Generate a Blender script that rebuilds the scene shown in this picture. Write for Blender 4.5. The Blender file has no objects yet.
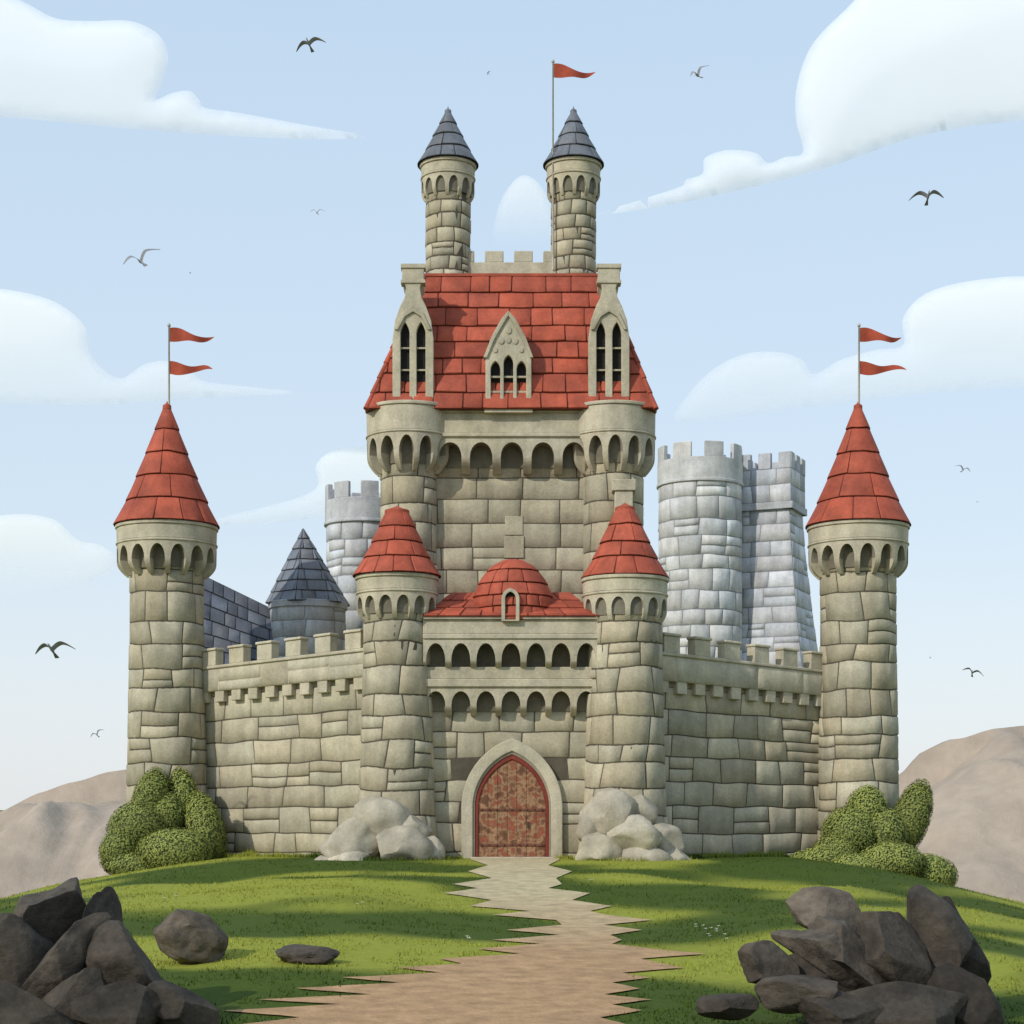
import bpy, bmesh, math, random, bisect
from mathutils import Vector, Matrix, noise, geometry
random.seed(11)
R=random.random
def U(a,b): return random.uniform(a,b)
# ---- survey helpers: elevation drawing (25 units per metre at the gate plane) -> metres at a real depth
D=70.; F=1750.; HOR=800.; CZ=2.4
def sc(y): return (D+y)/F
def WX(p,y): return (p-512)*sc(y)
def WZ(q,y): return CZ+(HOR-q)*sc(y)
scene=bpy.context.scene
coll=scene.collection
# ------------------------------------------------------------------ materials
def nodes(name):
    m=bpy.data.materials.new(name); m.use_nodes=True
    nt=m.node_tree; nt.nodes.clear()
    return m,nt,nt.nodes,nt.links
def attr_mat(name,rough=.9,n1=.9,a1=(.72,1.15),n2=9.,a2=(.86,1.1),bump=.35,bdist=.05,streak=True,tint=None,spec=.3,bscale=7.,ramp=None,strata=0):
    m,nt,N,L=nodes(name)
    out=N.new('ShaderNodeOutputMaterial'); bs=N.new('ShaderNodeBsdfPrincipled')
    bs.inputs['Roughness'].default_value=rough; bs.inputs['Specular IOR Level'].default_value=spec
    L.new(bs.outputs[0],out.inputs[0])
    at=N.new('ShaderNodeAttribute'); at.attribute_name='Col'
    tc=N.new('ShaderNodeTexCoord')
    def nz(scale,lo,hi,vec=None,detail=6):
        n=N.new('ShaderNodeTexNoise'); n.inputs['Scale'].default_value=scale; n.inputs['Detail'].default_value=detail
        n.inputs['Roughness'].default_value=.6
        L.new(vec or tc.outputs['Object'],n.inputs['Vector'])
        mr=N.new('ShaderNodeMapRange'); mr.inputs[1].default_value=.3; mr.inputs[2].default_value=.7
        mr.inputs[3].default_value=lo; mr.inputs[4].default_value=hi
        L.new(n.outputs['Fac'],mr.inputs[0]); return mr.outputs[0],n
    def mul(c,f):
        v=N.new('ShaderNodeVectorMath'); v.operation='SCALE'
        L.new(c,v.inputs[0]); L.new(f,v.inputs['Scale']); return v.outputs[0]
    c=at.outputs['Color']
    if ramp:
        n=N.new('ShaderNodeTexNoise'); n.inputs['Scale'].default_value=ramp[0]; n.inputs['Detail'].default_value=2
        L.new(tc.outputs['Object'],n.inputs['Vector']); r=N.new('ShaderNodeValToRGB'); L.new(n.outputs['Fac'],r.inputs[0])
        r.color_ramp.elements[0].position=ramp[1][0][0]; r.color_ramp.elements[0].color=(*ramp[1][0][1],1)
        r.color_ramp.elements[1].position=ramp[1][-1][0]; r.color_ramp.elements[1].color=(*ramp[1][-1][1],1)
        for p,q in ramp[1][1:-1]:
            e=r.color_ramp.elements.new(p); e.color=(*q,1)
        mx=N.new('ShaderNodeMix'); mx.data_type='RGBA'; mx.inputs[0].default_value=.8; L.new(c,mx.inputs[6]); L.new(r.outputs[0],mx.inputs[7]); c=mx.outputs[2]
    f,_=nz(n1,*a1); c=mul(c,f)
    f,_=nz(n2,*a2); c=mul(c,f)
    if streak:
        mp=N.new('ShaderNodeMapping'); mp.inputs['Scale'].default_value=(1.6,1.6,.22)
        L.new(tc.outputs['Object'],mp.inputs['Vector'])
        f,_=nz(1.,.8,1.08,mp.outputs[0]); c=mul(c,f)
    if tint:
        n=N.new('ShaderNodeTexNoise'); n.inputs['Scale'].default_value=.45; n.inputs['Detail'].default_value=5
        L.new(tc.outputs['Object'],n.inputs['Vector'])
        mr=N.new('ShaderNodeMapRange'); mr.inputs[1].default_value=.45; mr.inputs[2].default_value=.75; mr.inputs[3].default_value=0; mr.inputs[4].default_value=.55
        L.new(n.outputs['Fac'],mr.inputs[0])
        mx=N.new('ShaderNodeMix'); mx.data_type='RGBA'; mx.blend_type='MULTIPLY'
        L.new(mr.outputs[0],mx.inputs[0]); L.new(c,mx.inputs[6]); mx.inputs[7].default_value=(*tint,1); c=mx.outputs[2]
    L.new(c,bs.inputs['Base Color'])
    if bump:
        b=N.new('ShaderNodeBump'); b.inputs['Strength'].default_value=bump; b.inputs['Distance'].default_value=bdist
        n=N.new('ShaderNodeTexNoise'); n.inputs['Scale'].default_value=bscale; n.inputs['Detail'].default_value=8; n.inputs['Roughness'].default_value=.65
        vec=tc.outputs['Object']
        if strata:
            mp=N.new('ShaderNodeMapping'); mp.inputs['Rotation'].default_value=(.3,.7,.2); mp.inputs['Scale'].default_value=(1,1,strata); L.new(vec,mp.inputs[0]); vec=mp.outputs[0]
        L.new(vec,n.inputs['Vector']); L.new(n.outputs['Fac'],b.inputs['Height'])
        L.new(b.outputs[0],bs.inputs['Normal'])
    return m
STONE=attr_mat('castle_stone',tint=(.88,.87,.76),n1=1.3,a1=(.78,1.14),n2=11)
TILE=attr_mat('clay_tile',rough=.75,a1=(.72,1.18),n1=1.2,streak=True,bump=.3,spec=.3)
SLATE=attr_mat('slate',rough=.6,a1=(.75,1.2),bump=.3)
DARK=attr_mat('dark_interior',streak=False,bump=0)
WOOD=attr_mat('door_timber',rough=.75,n1=3,a1=(.8,1.2),n2=14,a2=(.8,1.15),bump=.5,bdist=.03,bscale=12,streak=False,
   ramp=(3.2,[(.34,(.11,.045,.022)),(.42,(.20,.09,.045)),(.47,(.33,.20,.115)),(.53,(.28,.155,.08)),(.58,(.17,.08,.04)),(.63,(.27,.045,.025)),(.7,(.18,.09,.05))]))
RIM=attr_mat('door_rim',rough=.7,streak=False)
ROCK=attr_mat('dark_rock',rough=.88,n1=1.4,a1=(.5,1.5),n2=8,a2=(.75,1.2),bump=.8,bdist=.1,streak=False,bscale=2.6,strata=1.5)
CLOTH=attr_mat('red_cloth',rough=.8,streak=False,bump=0)
FEATHER=attr_mat('feathers',rough=.8,streak=False,bump=0)
LEAF=attr_mat('leaves',rough=.7,n1=1.5,a1=(.85,1.15),streak=False,bump=0,spec=.25)
HILLM=attr_mat('hill_rock',rough=.95,n1=.05,a1=(.74,1.15),n2=.3,a2=(.88,1.1),bump=.4,bdist=1.5,streak=False,bscale=.22)
METAL=attr_mat('pole_metal',rough=.5,streak=False,bump=0)
# ------------------------------------------------------------------ mesh builder
class MB:
    def __init__(s): s.v=[];s.f=[];s.c=[];s.m=[];s.mats=[]
    def mi(s,mat):
        if mat not in s.mats: s.mats.append(mat)
        return s.mats.index(mat)
    def grid(s,P,col,mat,close=False):
        b=len(s.v); nr=len(P); nc=len(P[0]); mi=s.mi(mat)
        for row in P: s.v.extend([tuple(p) for p in row])
        for i in range(nr-1):
            for j in range(nc-1 if not close else nc):
                k=(j+1)%nc
                s.f.append((b+i*nc+j,b+i*nc+k,b+(i+1)*nc+k,b+(i+1)*nc+j)); s.c.append(col); s.m.append(mi)
    def poly(s,pts,col,mat):
        b=len(s.v); s.v.extend([tuple(p) for p in pts]); s.f.append(tuple(range(b,b+len(pts)))); s.c.append(col); s.m.append(s.mi(mat))
    def box(s,M,u0,u1,v0,v1,o0,o1,col,mat,seg=.3,top=None):
        n=max(1,int(abs(u1-u0)/seg)); b=len(s.v); mi=s.mi(mat)
        for i in range(n+1):
            u=u0+(u1-u0)*i/n
            for (v,o) in ((v0,o0),(v0,o1),(v1,o1 if top is None else top),(v1,o0)):
                s.v.append(tuple(M(u,v,o)))
        for i in range(n):
            for k in range(4):
                a=b+i*4+k; c2=b+i*4+(k+1)%4
                s.f.append((a,a+4,c2+4,c2)); s.c.append(col); s.m.append(mi)
        s.f.append((b,b+1,b+2,b+3)); s.f.append((b+n*4+3,b+n*4+2,b+n*4+1,b+n*4)); s.c+= [col,col]; s.m+=[mi,mi]
    def add(s,verts,faces,col,mat):
        b=len(s.v); s.v.extend([tuple(v) for v in verts]); mi=s.mi(mat)
        for i,f in enumerate(faces):
            s.f.append(tuple(b+k for k in f)); s.c.append(col[i] if isinstance(col,list) else col); s.m.append(mi)
    def obj(s,name,parent=None,sharp=40,bevel=0,recalc=True):
        me=bpy.data.meshes.new(name); me.from_pydata(s.v,[],s.f)
        for m in s.mats: me.materials.append(m)
        me.polygons.foreach_set('material_index',s.m)
        a=me.color_attributes.new('Col','FLOAT_COLOR','CORNER')
        data=[]
        for f,c in zip(s.f,s.c): data+= [c[0],c[1],c[2],1.0]*len(f)
        a.data.foreach_set('color',data)
        me.polygons.foreach_set('use_smooth',[True]*len(s.f))
        me.update()
        if recalc:
            bm=bmesh.new(); bm.from_mesh(me); bmesh.ops.recalc_face_normals(bm,faces=bm.faces); bm.to_mesh(me); bm.free()
        if sharp: me.set_sharp_from_angle(angle=math.radians(sharp))
        o=bpy.data.objects.new(name,me); coll.objects.link(o)
        if parent: o.parent=parent
        if bevel:
            b=o.modifiers.new('bevel','BEVEL'); b.width=bevel; b.segments=2; b.limit_method='ANGLE'; b.angle_limit=math.radians(50)
        return o
def empty(name,loc=(0,0,0)):
    e=bpy.data.objects.new(name,None); e.location=loc; e.empty_display_size=.5; coll.objects.link(e); return e
# surfaces
def cyl(cx,cy,r,rref):
    rf=r if callable(r) else (lambda v:r)
    def M(u,v,o):
        a=u/rref-math.pi/2; q=rf(v)+o
        return Vector((cx+q*math.cos(a),cy+q*math.sin(a),v))
    return M
def plane(p0,p1,k=0.):
    d=Vector((p1[0]-p0[0],p1[1]-p0[1])); Ln=d.length; d/=Ln; n=Vector((d.y,-d.x))
    def M(u,v,o):
        return Vector((p0[0]+d.x*u+n.x*o,p0[1]+d.y*u+n.y*o,v*(1+k*(u/Ln-.5))))
    return M,Ln
def quad(P00,P10,P11,P01):
    P00,P10,P11,P01=map(Vector,(P00,P10,P11,P01))
    n=(P10-P00).cross(P01-P00).normalized(); L1=(P10-P00).length; H1=((P01+P11)/2-(P00+P10)/2).length
    def M(u,v,o):
        s=u/L1;t=v/H1
        return P00.lerp(P10,s).lerp(P01.lerp(P11,s),t)+n*o
    return M,L1,H1
def vary(c,a):
    k=1+U(-a,a); h=U(-a,a)*.25
    return (c[0]*k*(1+h),c[1]*k,c[2]*k*(1-h))
MORT=(.10,.086,.062)
def masonry(mb,M,U0,U1,V0,V1,rowh,bw,col,mat=None,gap=.04,d=.033,amp=.06,tilt=.06,cvar=.13,lim=None,skip=None,split=.16,seg=.35,lap=0,bev=.03,back=True,mort=MORT,light=.0,vj=.14):
    mat=mat or STONE
    n=max(1,round((V1-V0)/rowh)); sd=U(0,100)
    vs=[V0+(V1-V0)*i/n+(U(-vj,vj)*rowh*min(1,amp*12) if 0<i<n else 0) for i in range(n+1)]
    def line(i,u): return vs[i]+(amp*noise.noise((u*.8,i*7.31,sd)) if 0<i<n else 0)
    def one(ub0,ub1,ut0,ut1,lo,hi):
        w=max(.05,((ub1-ub0)+(ut1-ut0))/2); h=max(.05,hi((ub0+ub1)/2)-lo((ub0+ub1)/2))
        g=gap/2/w; b=bev/w; gh=gap/2/h; bh=bev/h
        if g+b>.42: g,b=.12,.2
        if gh+bh>.42: gh,bh=.12,.2
        k=max(1,int(w/seg))
        S=[g,g+b]+[g+b+(1-2*(g+b))*i/k for i in range(1,k)]+[1-g-b,1-g]
        T=[gh,gh+bh,.5,1-gh-bh,1-gh]
        dd=d*U(.6,1.4); r1=U(0,99); P=[]; tx,tz=U(-.25,.25)*d,U(-.25,.25)*d
        cr=[U(.6,1.5) for _ in range(4)]
        for j,t in enumerate(T):
            row=[]
            for i,s in enumerate(S):
                ei=i in(0,len(S)-1); ej=j in(0,len(T)-1)
                ss_,tt=s,t
                if ei and ej:
                    q=cr[(0 if i==0 else 1)+(0 if j==0 else 2)]
                    ss_=s+(b*q if i==0 else -b*q); tt=t+(bh*q if j==0 else -bh*q)
                u=(ub0+(ub1-ub0)*ss_)*(1-tt)+(ut0+(ut1-ut0)*ss_)*tt
                v=lo(u)*(1-tt)+hi(u)*tt
                if ei or ej: o=-.005
                else: o=dd*(1+.3*noise.noise((u*1.7+r1,v*1.7,r1)))+tx*(s-.5)*2+tz*(t-.5)*2
                if lap: o=o+lap*(1-tt)
                row.append(M(u,v,o))
            P.append(row)
        c=vary(col,cvar)
        if light and R()<light: c=tuple(x*1.2 for x in c)
        mb.grid(P,c,mat)
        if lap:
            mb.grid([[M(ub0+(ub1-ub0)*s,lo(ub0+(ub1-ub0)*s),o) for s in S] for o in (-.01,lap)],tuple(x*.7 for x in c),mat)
    for r in range(n):
        vm=(vs[r]+vs[r+1])/2
        B=bw(vm) if callable(bw) else bw
        js=[U0]; u=U0+B*U(.35,1)
        while u<U1-B*.45:
            js.append(u); u+=B*U(.68,1.35)
        js.append(U1)
        tl=[0]+[U(-tilt,tilt) for _ in js[1:-1]]+[0]
        for i in range(len(js)-1):
            ub0,ub1,ut0,ut1=js[i]-tl[i],js[i+1]-tl[i+1],js[i]+tl[i],js[i+1]+tl[i+1]
            if lim:
                a,b=lim(vs[r]); ub0=min(max(ub0,a),b); ub1=min(max(ub1,a),b)
                a,b=lim(vs[r+1]); ut0=min(max(ut0,a),b); ut1=min(max(ut1,a),b)
                if (ub1-ub0)+(ut1-ut0)<.12: continue
            if skip and skip((ub0+ub1)/2,vm): continue
            lo=lambda u,r=r:line(r,u); hi=lambda u,r=r:line(r+1,u)
            if R()<split and not lap:
                q=U(.4,.6); md=lambda u,lo=lo,hi=hi,q=q:lo(u)*(1-q)+hi(u)*q
                one(ub0,ub1,(ub0+ut0)/2,(ub1+ut1)/2,lo,md); one((ub0+ut0)/2,(ub1+ut1)/2,ut0,ut1,md,hi)
            else: one(ub0,ub1,ut0,ut1,lo,hi)
    if back:
        nu=max(2,int((U1-U0)/.3)); nv=max(2,int((V1-V0)/.6)); P=[]
        for j in range(nv+1):
            v=V0+(V1-V0)*j/nv; a,b=(lim(v) if lim else (U0,U1))
            P.append([M(a+(b-a)*i/nu,v,0.004) for i in range(nu+1)])
        mb.grid(P,mort,mat)
def machic(mb,M,U0,U1,n,vb,vs_,va,vt,dep,col,mat=None,pf=.34,caps=True):
    mat=mat or STONE
    w=(U1-U0)/n; p=w*pf
    def off(v):
        if v>=vs_: return dep
        t=(v-vb)/(vs_-vb); return dep*(.25+.75*math.sin(t*math.pi/2)**.9)
    lev=[vb+(vs_-vb)*i/5 for i in range(6)]
    for k in range(n):
        c=vary(col,.07); a=U0+k*w
        for (x0,x1) in ((a,a+p/2),(a+w-p/2,a+w)):
            mb.grid([[M(x,v,off(v)) for x in (x0,(x0+x1)/2,x1)] for v in lev+[vt]],c,mat)
            mb.grid([[M(x,vb,o) for x in (x0,x1)] for o in (0,off(vb))],c,mat)
        for x in (a+p/2,a+w-p/2):
            mb.grid([[M(x,v,o) for o in (0,off(v))] for v in lev],c,mat)
        m=10; hw=(w-p)/2; cu=a+w/2; pts=[]
        for i in range(m+1):
            th=math.pi*i/m; pts.append((cu-hw*math.cos(th),vs_+(va-vs_)*math.sin(th)))
        mb.grid([[M(u,v,dep) for u,v in pts],[M(u,vt,dep) for u,v in pts]],c,mat)
        dk=tuple(q*.6 for q in c)  # arch soffit and backing sheet use darkened stone, shade put into the colour
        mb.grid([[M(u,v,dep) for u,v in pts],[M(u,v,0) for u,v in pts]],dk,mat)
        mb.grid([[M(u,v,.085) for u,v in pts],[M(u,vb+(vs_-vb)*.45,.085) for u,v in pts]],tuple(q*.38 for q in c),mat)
    nn=max(2,int((U1-U0)/.2))
    mb.grid([[M(U0+(U1-U0)*i/nn,vt,o) for i in range(nn+1)] for o in (0,dep)],col,mat)
    if caps:
        for x in (U0,U1): mb.grid([[M(x,v,o) for o in (0,off(v))] for v in lev+[vt]],col,mat)
def plate(mb,outline,holes,x,y,z,th,col,mat,bev=.015,ang=0):
    """outline in local x/z metres; occupies y..y+th"""
    cu=bpy.data.curves.new('t','CURVE'); cu.dimensions='2D'; cu.fill_mode='BOTH'; cu.extrude=th/2-bev; cu.bevel_depth=bev; cu.offset=-bev
    for pts in [outline]+holes:
        sp=cu.splines.new('POLY'); sp.points.add(len(pts)-1)
        for i,p in enumerate(pts): sp.points[i].co=(p[0],p[1],0,1)
        sp.use_cyclic_u=True
    ob=bpy.data.objects.new('t',cu); coll.objects.link(ob)
    dg=bpy.context.evaluated_depsgraph_get(); me=bpy.data.meshes.new_from_object(ob.evaluated_get(dg))
    T=Matrix.Translation((x,y+th/2,z))@Matrix.Rotation(ang,4,'Z')@Matrix.Rotation(math.pi/2,4,'X')
    bm=bmesh.new(); bm.from_mesh(me); bmesh.ops.remove_doubles(bm,verts=bm.verts,dist=.0005); bm.verts.index_update()
    mb.add([T@v.co for v in bm.verts],[[v.index for v in f.verts] for f in bm.faces],col,mat)
    bm.free(); bpy.data.objects.remove(ob); bpy.data.meshes.remove(me)
def arch(w,hs,ha,z0=0,x0=0,n=10):
    """pointed arch outline: width w, springing hs, rise ha"""
    ha=max(ha,w/2+.001); c=(ha*ha-w*w/4)/w; r=w/2+c; am=math.acos(c/r); pts=[(x0-w/2,z0),(x0+w/2,z0)]
    for i in range(n+1):
        a=am*i/n; pts.append((x0-c+r*math.cos(a),z0+hs+r*math.sin(a)))
    for i in range(n-1,-1,-1):
        a=am*i/n; pts.append((x0+c-r*math.cos(a),z0+hs+r*math.sin(a)))
    return pts
# palette
ST=(.41,.365,.265); STL=(.45,.405,.30); TR=(.49,.44,.33); RED=(.40,.085,.046); REDD=(.12,.026,.018)
SL=(.15,.16,.18); DK=(.018,.017,.016); GREY=(.50,.51,.53); GREYT=(.44,.45,.48)
TAU=math.tau
def cone(mb,cx,cy,zb,R0,zt,R1,rows,tw,col,mat,flare=.08,ecol=REDD,d=.03,lap=.05):
    H=zt-zb
    def rf(v):
        t=(v-zb)/H; return R1+(R0-R1)*((1-t)*(1-flare)+flare*(1-t)**4)
    M=cyl(cx,cy,rf,R0)
    masonry(mb,M,-math.pi*R0,math.pi*R0,zb,zt,H/rows,lambda v:tw*R0/max(rf(v),R0*.22),col,mat,gap=.035,d=d,amp=.05,tilt=.02,cvar=.13,lap=lap,bev=.03,seg=.22,mort=ecol)
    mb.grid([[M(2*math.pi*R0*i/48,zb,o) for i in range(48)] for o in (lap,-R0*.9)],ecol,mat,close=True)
    mb.grid([[M(2*math.pi*R0*i/24,zt,o) for i in range(24)] for o in (0.02,-R1)],ecol,mat,close=True)
    mb.grid([[Vector((cx+r*math.cos(TAU*i/12),cy+r*math.sin(TAU*i/12),zt+h)) for i in range(12)] for r,h in ((R1+.1,-.15),(R1+.09,.02),(R1*.5,.12),(0.01,.22))],col,mat,close=True)
def ring(mb,M,rr,v0,v1,o1,col,mat=None,o0=-.1,top=None): mb.box(M,-math.pi*rr,math.pi*rr,v0,v1,o0,o1,col,mat or STONE,seg=TAU*rr/56,top=top)
class Part:
    def __init__(s): s.b=MB(); s.t=MB()
    def done(s,name,parent):
        s.b.obj(name+'_masonry',parent,sharp=0)
        s.t.obj(name+'_trim',parent,bevel=.035)
castle=empty('castle')
# ------------------------------------------------------------------ round towers
def tower(name,cx,cy,rshaft,zb,zarch0,zspr,zarch1,zband,rhead,ncorb,rowh,bw,col=ST,tcol=TR,parent=castle,split=.18,tilt=.10,amp=.12):
    P=Part(); rr=rshaft(zarch0); M=cyl(cx,cy,rshaft,rr)
    masonry(P.b,M,-math.pi*rr,math.pi*rr,zb,zband,rowh,bw,col,amp=amp,tilt=tilt,light=.14,split=split,vj=.16)
    dep=rhead-rr
    Mh=cyl(cx,cy,rr,rr)
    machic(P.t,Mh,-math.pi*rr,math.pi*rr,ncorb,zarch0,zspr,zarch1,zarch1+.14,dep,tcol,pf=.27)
    z=zarch1+.14
    ring(P.t,Mh,rr,z,z+.1,dep+.05,tcol)
    ring(P.t,Mh,rr,z+.1,zband-.16,dep,vary(tcol,.05),top=dep+.02)
    ring(P.t,Mh,rr,zband-.16,zband,dep+.08,tcol)
    P.done(name,parent); return M
Y=8.
for i,(px,rt,rb) in enumerate(((167,36,41),(858,37,41))):
    s=sc(Y); cx=WX(px,Y)
    rs=lambda v,rt=rt,rb=rb,s=s: s*(rb+(rt-rb)*min(1,max(0,(v+1)/11.)))
    tower('corner_tower',cx,Y,rs,-2.2,WZ(578,Y),WZ(564,Y),WZ(550,Y),WZ(527,Y),49*s,15,1.08,1.45)
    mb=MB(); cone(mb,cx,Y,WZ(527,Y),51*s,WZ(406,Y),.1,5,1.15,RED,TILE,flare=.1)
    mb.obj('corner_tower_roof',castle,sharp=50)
# front gate towers
Y=2.2; s=sc(Y)
for (px,rt,rb,rh,rc,zc,top,rtop) in ((397,33,39,40,43,577,511,.42),(625,36.5,42,42,43,579,508,.32)):
    cx=WX(px,Y)
    def rs(v,rt=rt,rb=rb):
        t=min(1,max(0,v/9.5)); return s*(rt+(rb-rt)*(1-t)**1.2+7*max(0,1-v/2.2)**2)
    tower('gate_tower',cx,Y,rs,-1,WZ(zc+44,Y),WZ(zc+33,Y),WZ(zc+22,Y),WZ(zc,Y),rh*s,14,.98,1.3)
    mb=MB(); cone(mb,cx,Y,WZ(zc,Y),rc*s,WZ(top,Y),rtop,4,.85,RED,TILE,flare=.1)
    mb.obj('gate_tower_roof',castle,sharp=50)
# ------------------------------------------------------------------ gatehouse
P=Part(); Y=2.2; s=sc(Y)
xl,xr=WX(424,Y),WX(598,Y); M,Lg=plane((xl,Y),(xr,Y))
cxg=WX(512,Y)-xl
masonry(P.b,M,0,Lg,-.6,WZ(640,Y),.95,1.5,ST,skip=lambda u,v:abs(u-cxg)<1.75 and v<4.2,amp=.08,light=.08)
z=lambda q:WZ(q,Y)
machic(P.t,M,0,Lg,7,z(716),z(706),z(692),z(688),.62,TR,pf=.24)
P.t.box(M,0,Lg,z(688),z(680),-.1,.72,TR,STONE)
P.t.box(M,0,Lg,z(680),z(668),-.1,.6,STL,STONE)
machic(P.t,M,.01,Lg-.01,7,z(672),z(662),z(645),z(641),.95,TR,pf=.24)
P.t.box(M,0,Lg,z(641),z(636),-.1,1.02,TR,STONE)
P.t.box(M,0,Lg,z(636),z(622),-.1,.94,TR,STONE)
P.t.box(M,0,Lg,z(622),z(619),-.1,1.06,TR,STONE)
for a,b in (((xl,7.9),(xl,Y)),((xr,Y),(xr,7.9))):
    Ms,Ls=plane(a,b); masonry(P.b,Ms,0,Ls,-.6,z(619),1.0,1.5,ST)
P.done('gatehouse',castle)
# gatehouse roof: lean-to with a domed hood
mb=MB()
yb_=3.6
Q,Lr,Hr=quad((xl,Y-1.12,z(619)),(xr,Y-1.12,z(619)),(xr-1.1,yb_,WZ(593,yb_)),(xl+1.1,yb_,WZ(593,yb_)))
masonry(mb,Q,0,Lr,0,Hr,.85,.85,RED,TILE,gap=.035,d=.03,amp=.03,tilt=.02,cvar=.13,lap=.05,bev=.03,mort=REDD)
Q,Lr,Hr=quad((xr,7.9,z(619)),(xl,7.9,z(619)),(xl+1.1,yb_,WZ(593,yb_)),(xr-1.1,yb_,WZ(593,yb_)))
masonry(mb,Q,0,Lr,0,Hr,.85,.85,RED,TILE,gap=.035,d=.03,amp=.03,tilt=.02,cvar=.13,lap=.05,bev=.03,mort=REDD)
for xa_,sg in ((xl,1),(xr,-1)):
    mb.poly([(xa_,Y-1.12,z(619)),(xa_,7.9,z(619)),(xa_+1.1*sg,yb_,WZ(593,yb_))],RED,TILE)
mb.box(M,0,Lg,z(619)-.001,z(616.5),-5.6,1.09,REDD,TILE)
yc=2.9; s3=sc(yc); zb=WZ(624,yc); hd=WZ(559,yc)-zb; Rd=42*s3; cxd=WX(513,yc)
def rd(v):
    t=min(1,max(0,(v-zb)/hd)); return Rd*max(0.02,(1-t**2.1))**.52
Md=cyl(cxd,yc,rd,Rd)
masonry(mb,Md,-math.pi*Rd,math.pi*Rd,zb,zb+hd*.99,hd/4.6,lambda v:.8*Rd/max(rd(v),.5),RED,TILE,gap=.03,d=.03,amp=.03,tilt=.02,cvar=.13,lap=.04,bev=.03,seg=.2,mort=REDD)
mb.obj('gatehouse_roof',castle,sharp=50)
mb=MB(); yy=yc-Rd-.12; s4=sc(yy); w=18*s4; zz=WZ(621,yy)
plate(mb,arch(w,22*s4,11*s4),[arch(w*.6,21*s4,7*s4,z0=.06)],WX(510.5,yy),yy,zz,.25,TR,STONE)
plate(mb,arch(w*.9,21*s4,10*s4),[],WX(510.5,yy),yy+.26,zz,1.3,TR,STONE)
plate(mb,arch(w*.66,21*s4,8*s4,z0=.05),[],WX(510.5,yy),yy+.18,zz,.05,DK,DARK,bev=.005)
mb.obj('gatehouse_dormer',castle)
# door
mb=MB(); yw=Y; xc=WX(512,yw)
def ringplate(mb,wo,hso,hao,wi,hsi,hai,y,th,col,mat,z0=0,bev=.02):
    o=arch(wo,hso,hao,z0=z0,n=14); i=arch(wi,hsi,hai,z0=z0,n=14)
    o2=o[1:]+[o[0]]; i2=i[1:]+[i[0]]
    plate(mb,o2+i2[::-1],[],xc,y,0,th,col,mat,bev=bev)
ringplate(mb,101*s,58*s,69*s,78*s,58*s,56*s,yw-.3,.3,TR,STONE,z0=-.3,bev=.05)
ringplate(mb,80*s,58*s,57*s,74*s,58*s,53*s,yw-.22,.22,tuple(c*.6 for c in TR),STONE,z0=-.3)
ringplate(mb,75*s,58*s,53.5*s,67*s,57*s,49*s,yw-.17,.16,(.20,.035,.022),RIM,z0=-.3)
mb.obj('gate_arch',castle)
mb=MB(); hwd=67*s/2; HS=57*s-.3; HA=49*s
def dtop(x):
    c=(HA*HA-hwd*hwd)/(2*hwd); r=hwd+c; return HS+math.sqrt(max(0,r*r-(abs(x)+c)**2))
plate(mb,arch(68*s,57*s,50*s,z0=-.1,n=14),[],xc,yw-.07,0,.05,(.05,.03,.02),WOOD,bev=.005)
Mp,_=plane((xc,yw),(xc+1,yw))
npk=7; pw=2*hwd/npk
for k in range(npk):
    a=-hwd+k*pw+.008; b=a+pw-.016; o=.1+U(0,.02); zt_=[dtop(a+(b-a)*i/4)-.02 for i in range(5)]
    c=vary((.24,.12,.065),.2)
    P_=[[Mp(a+(b-a)*i/4,-.05,o) for i in range(5)],[Mp(a+(b-a)*i/4,zt_[i],o) for i in range(5)]]
    mb.grid(P_,c,WOOD)
    for x in (a,b):
        zt2=zt_[0] if x==a else zt_[-1]; mb.grid([[Mp(x,-.05,q) for q in (.06,o)],[Mp(x,zt2,q) for q in (.06,o)]],c,WOOD)
for zz in (.5,1.95,):
    mb.box(Mp,-hwd+.04,hwd-.04,zz,zz+.1,.12,.15,(.16,.06,.035),RIM)
for i in range(9):
    for zz in (.55,2.0): 
        x=-hwd+.14+i*(2*hwd-.28)/8; mb.box(Mp,x-.03,x+.03,zz-.03,zz+.03,.145,.18,(.07,.04,.03),METAL)
mb.box(Mp,.62,.7,1.25,1.5,.11,.2,(.05,.04,.035),METAL)
mb.obj('gate_door',castle,bevel=.01)
mb=MB()
mb.box(Mp,-1.75,1.75,-.5,.06,-.2,.75,TR,STONE); mb.box(Mp,-2.1,2.1,-.5,-.06,-.2,1.15,STL,STONE)
mb.obj('gate_step',castle,bevel=.03)
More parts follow.
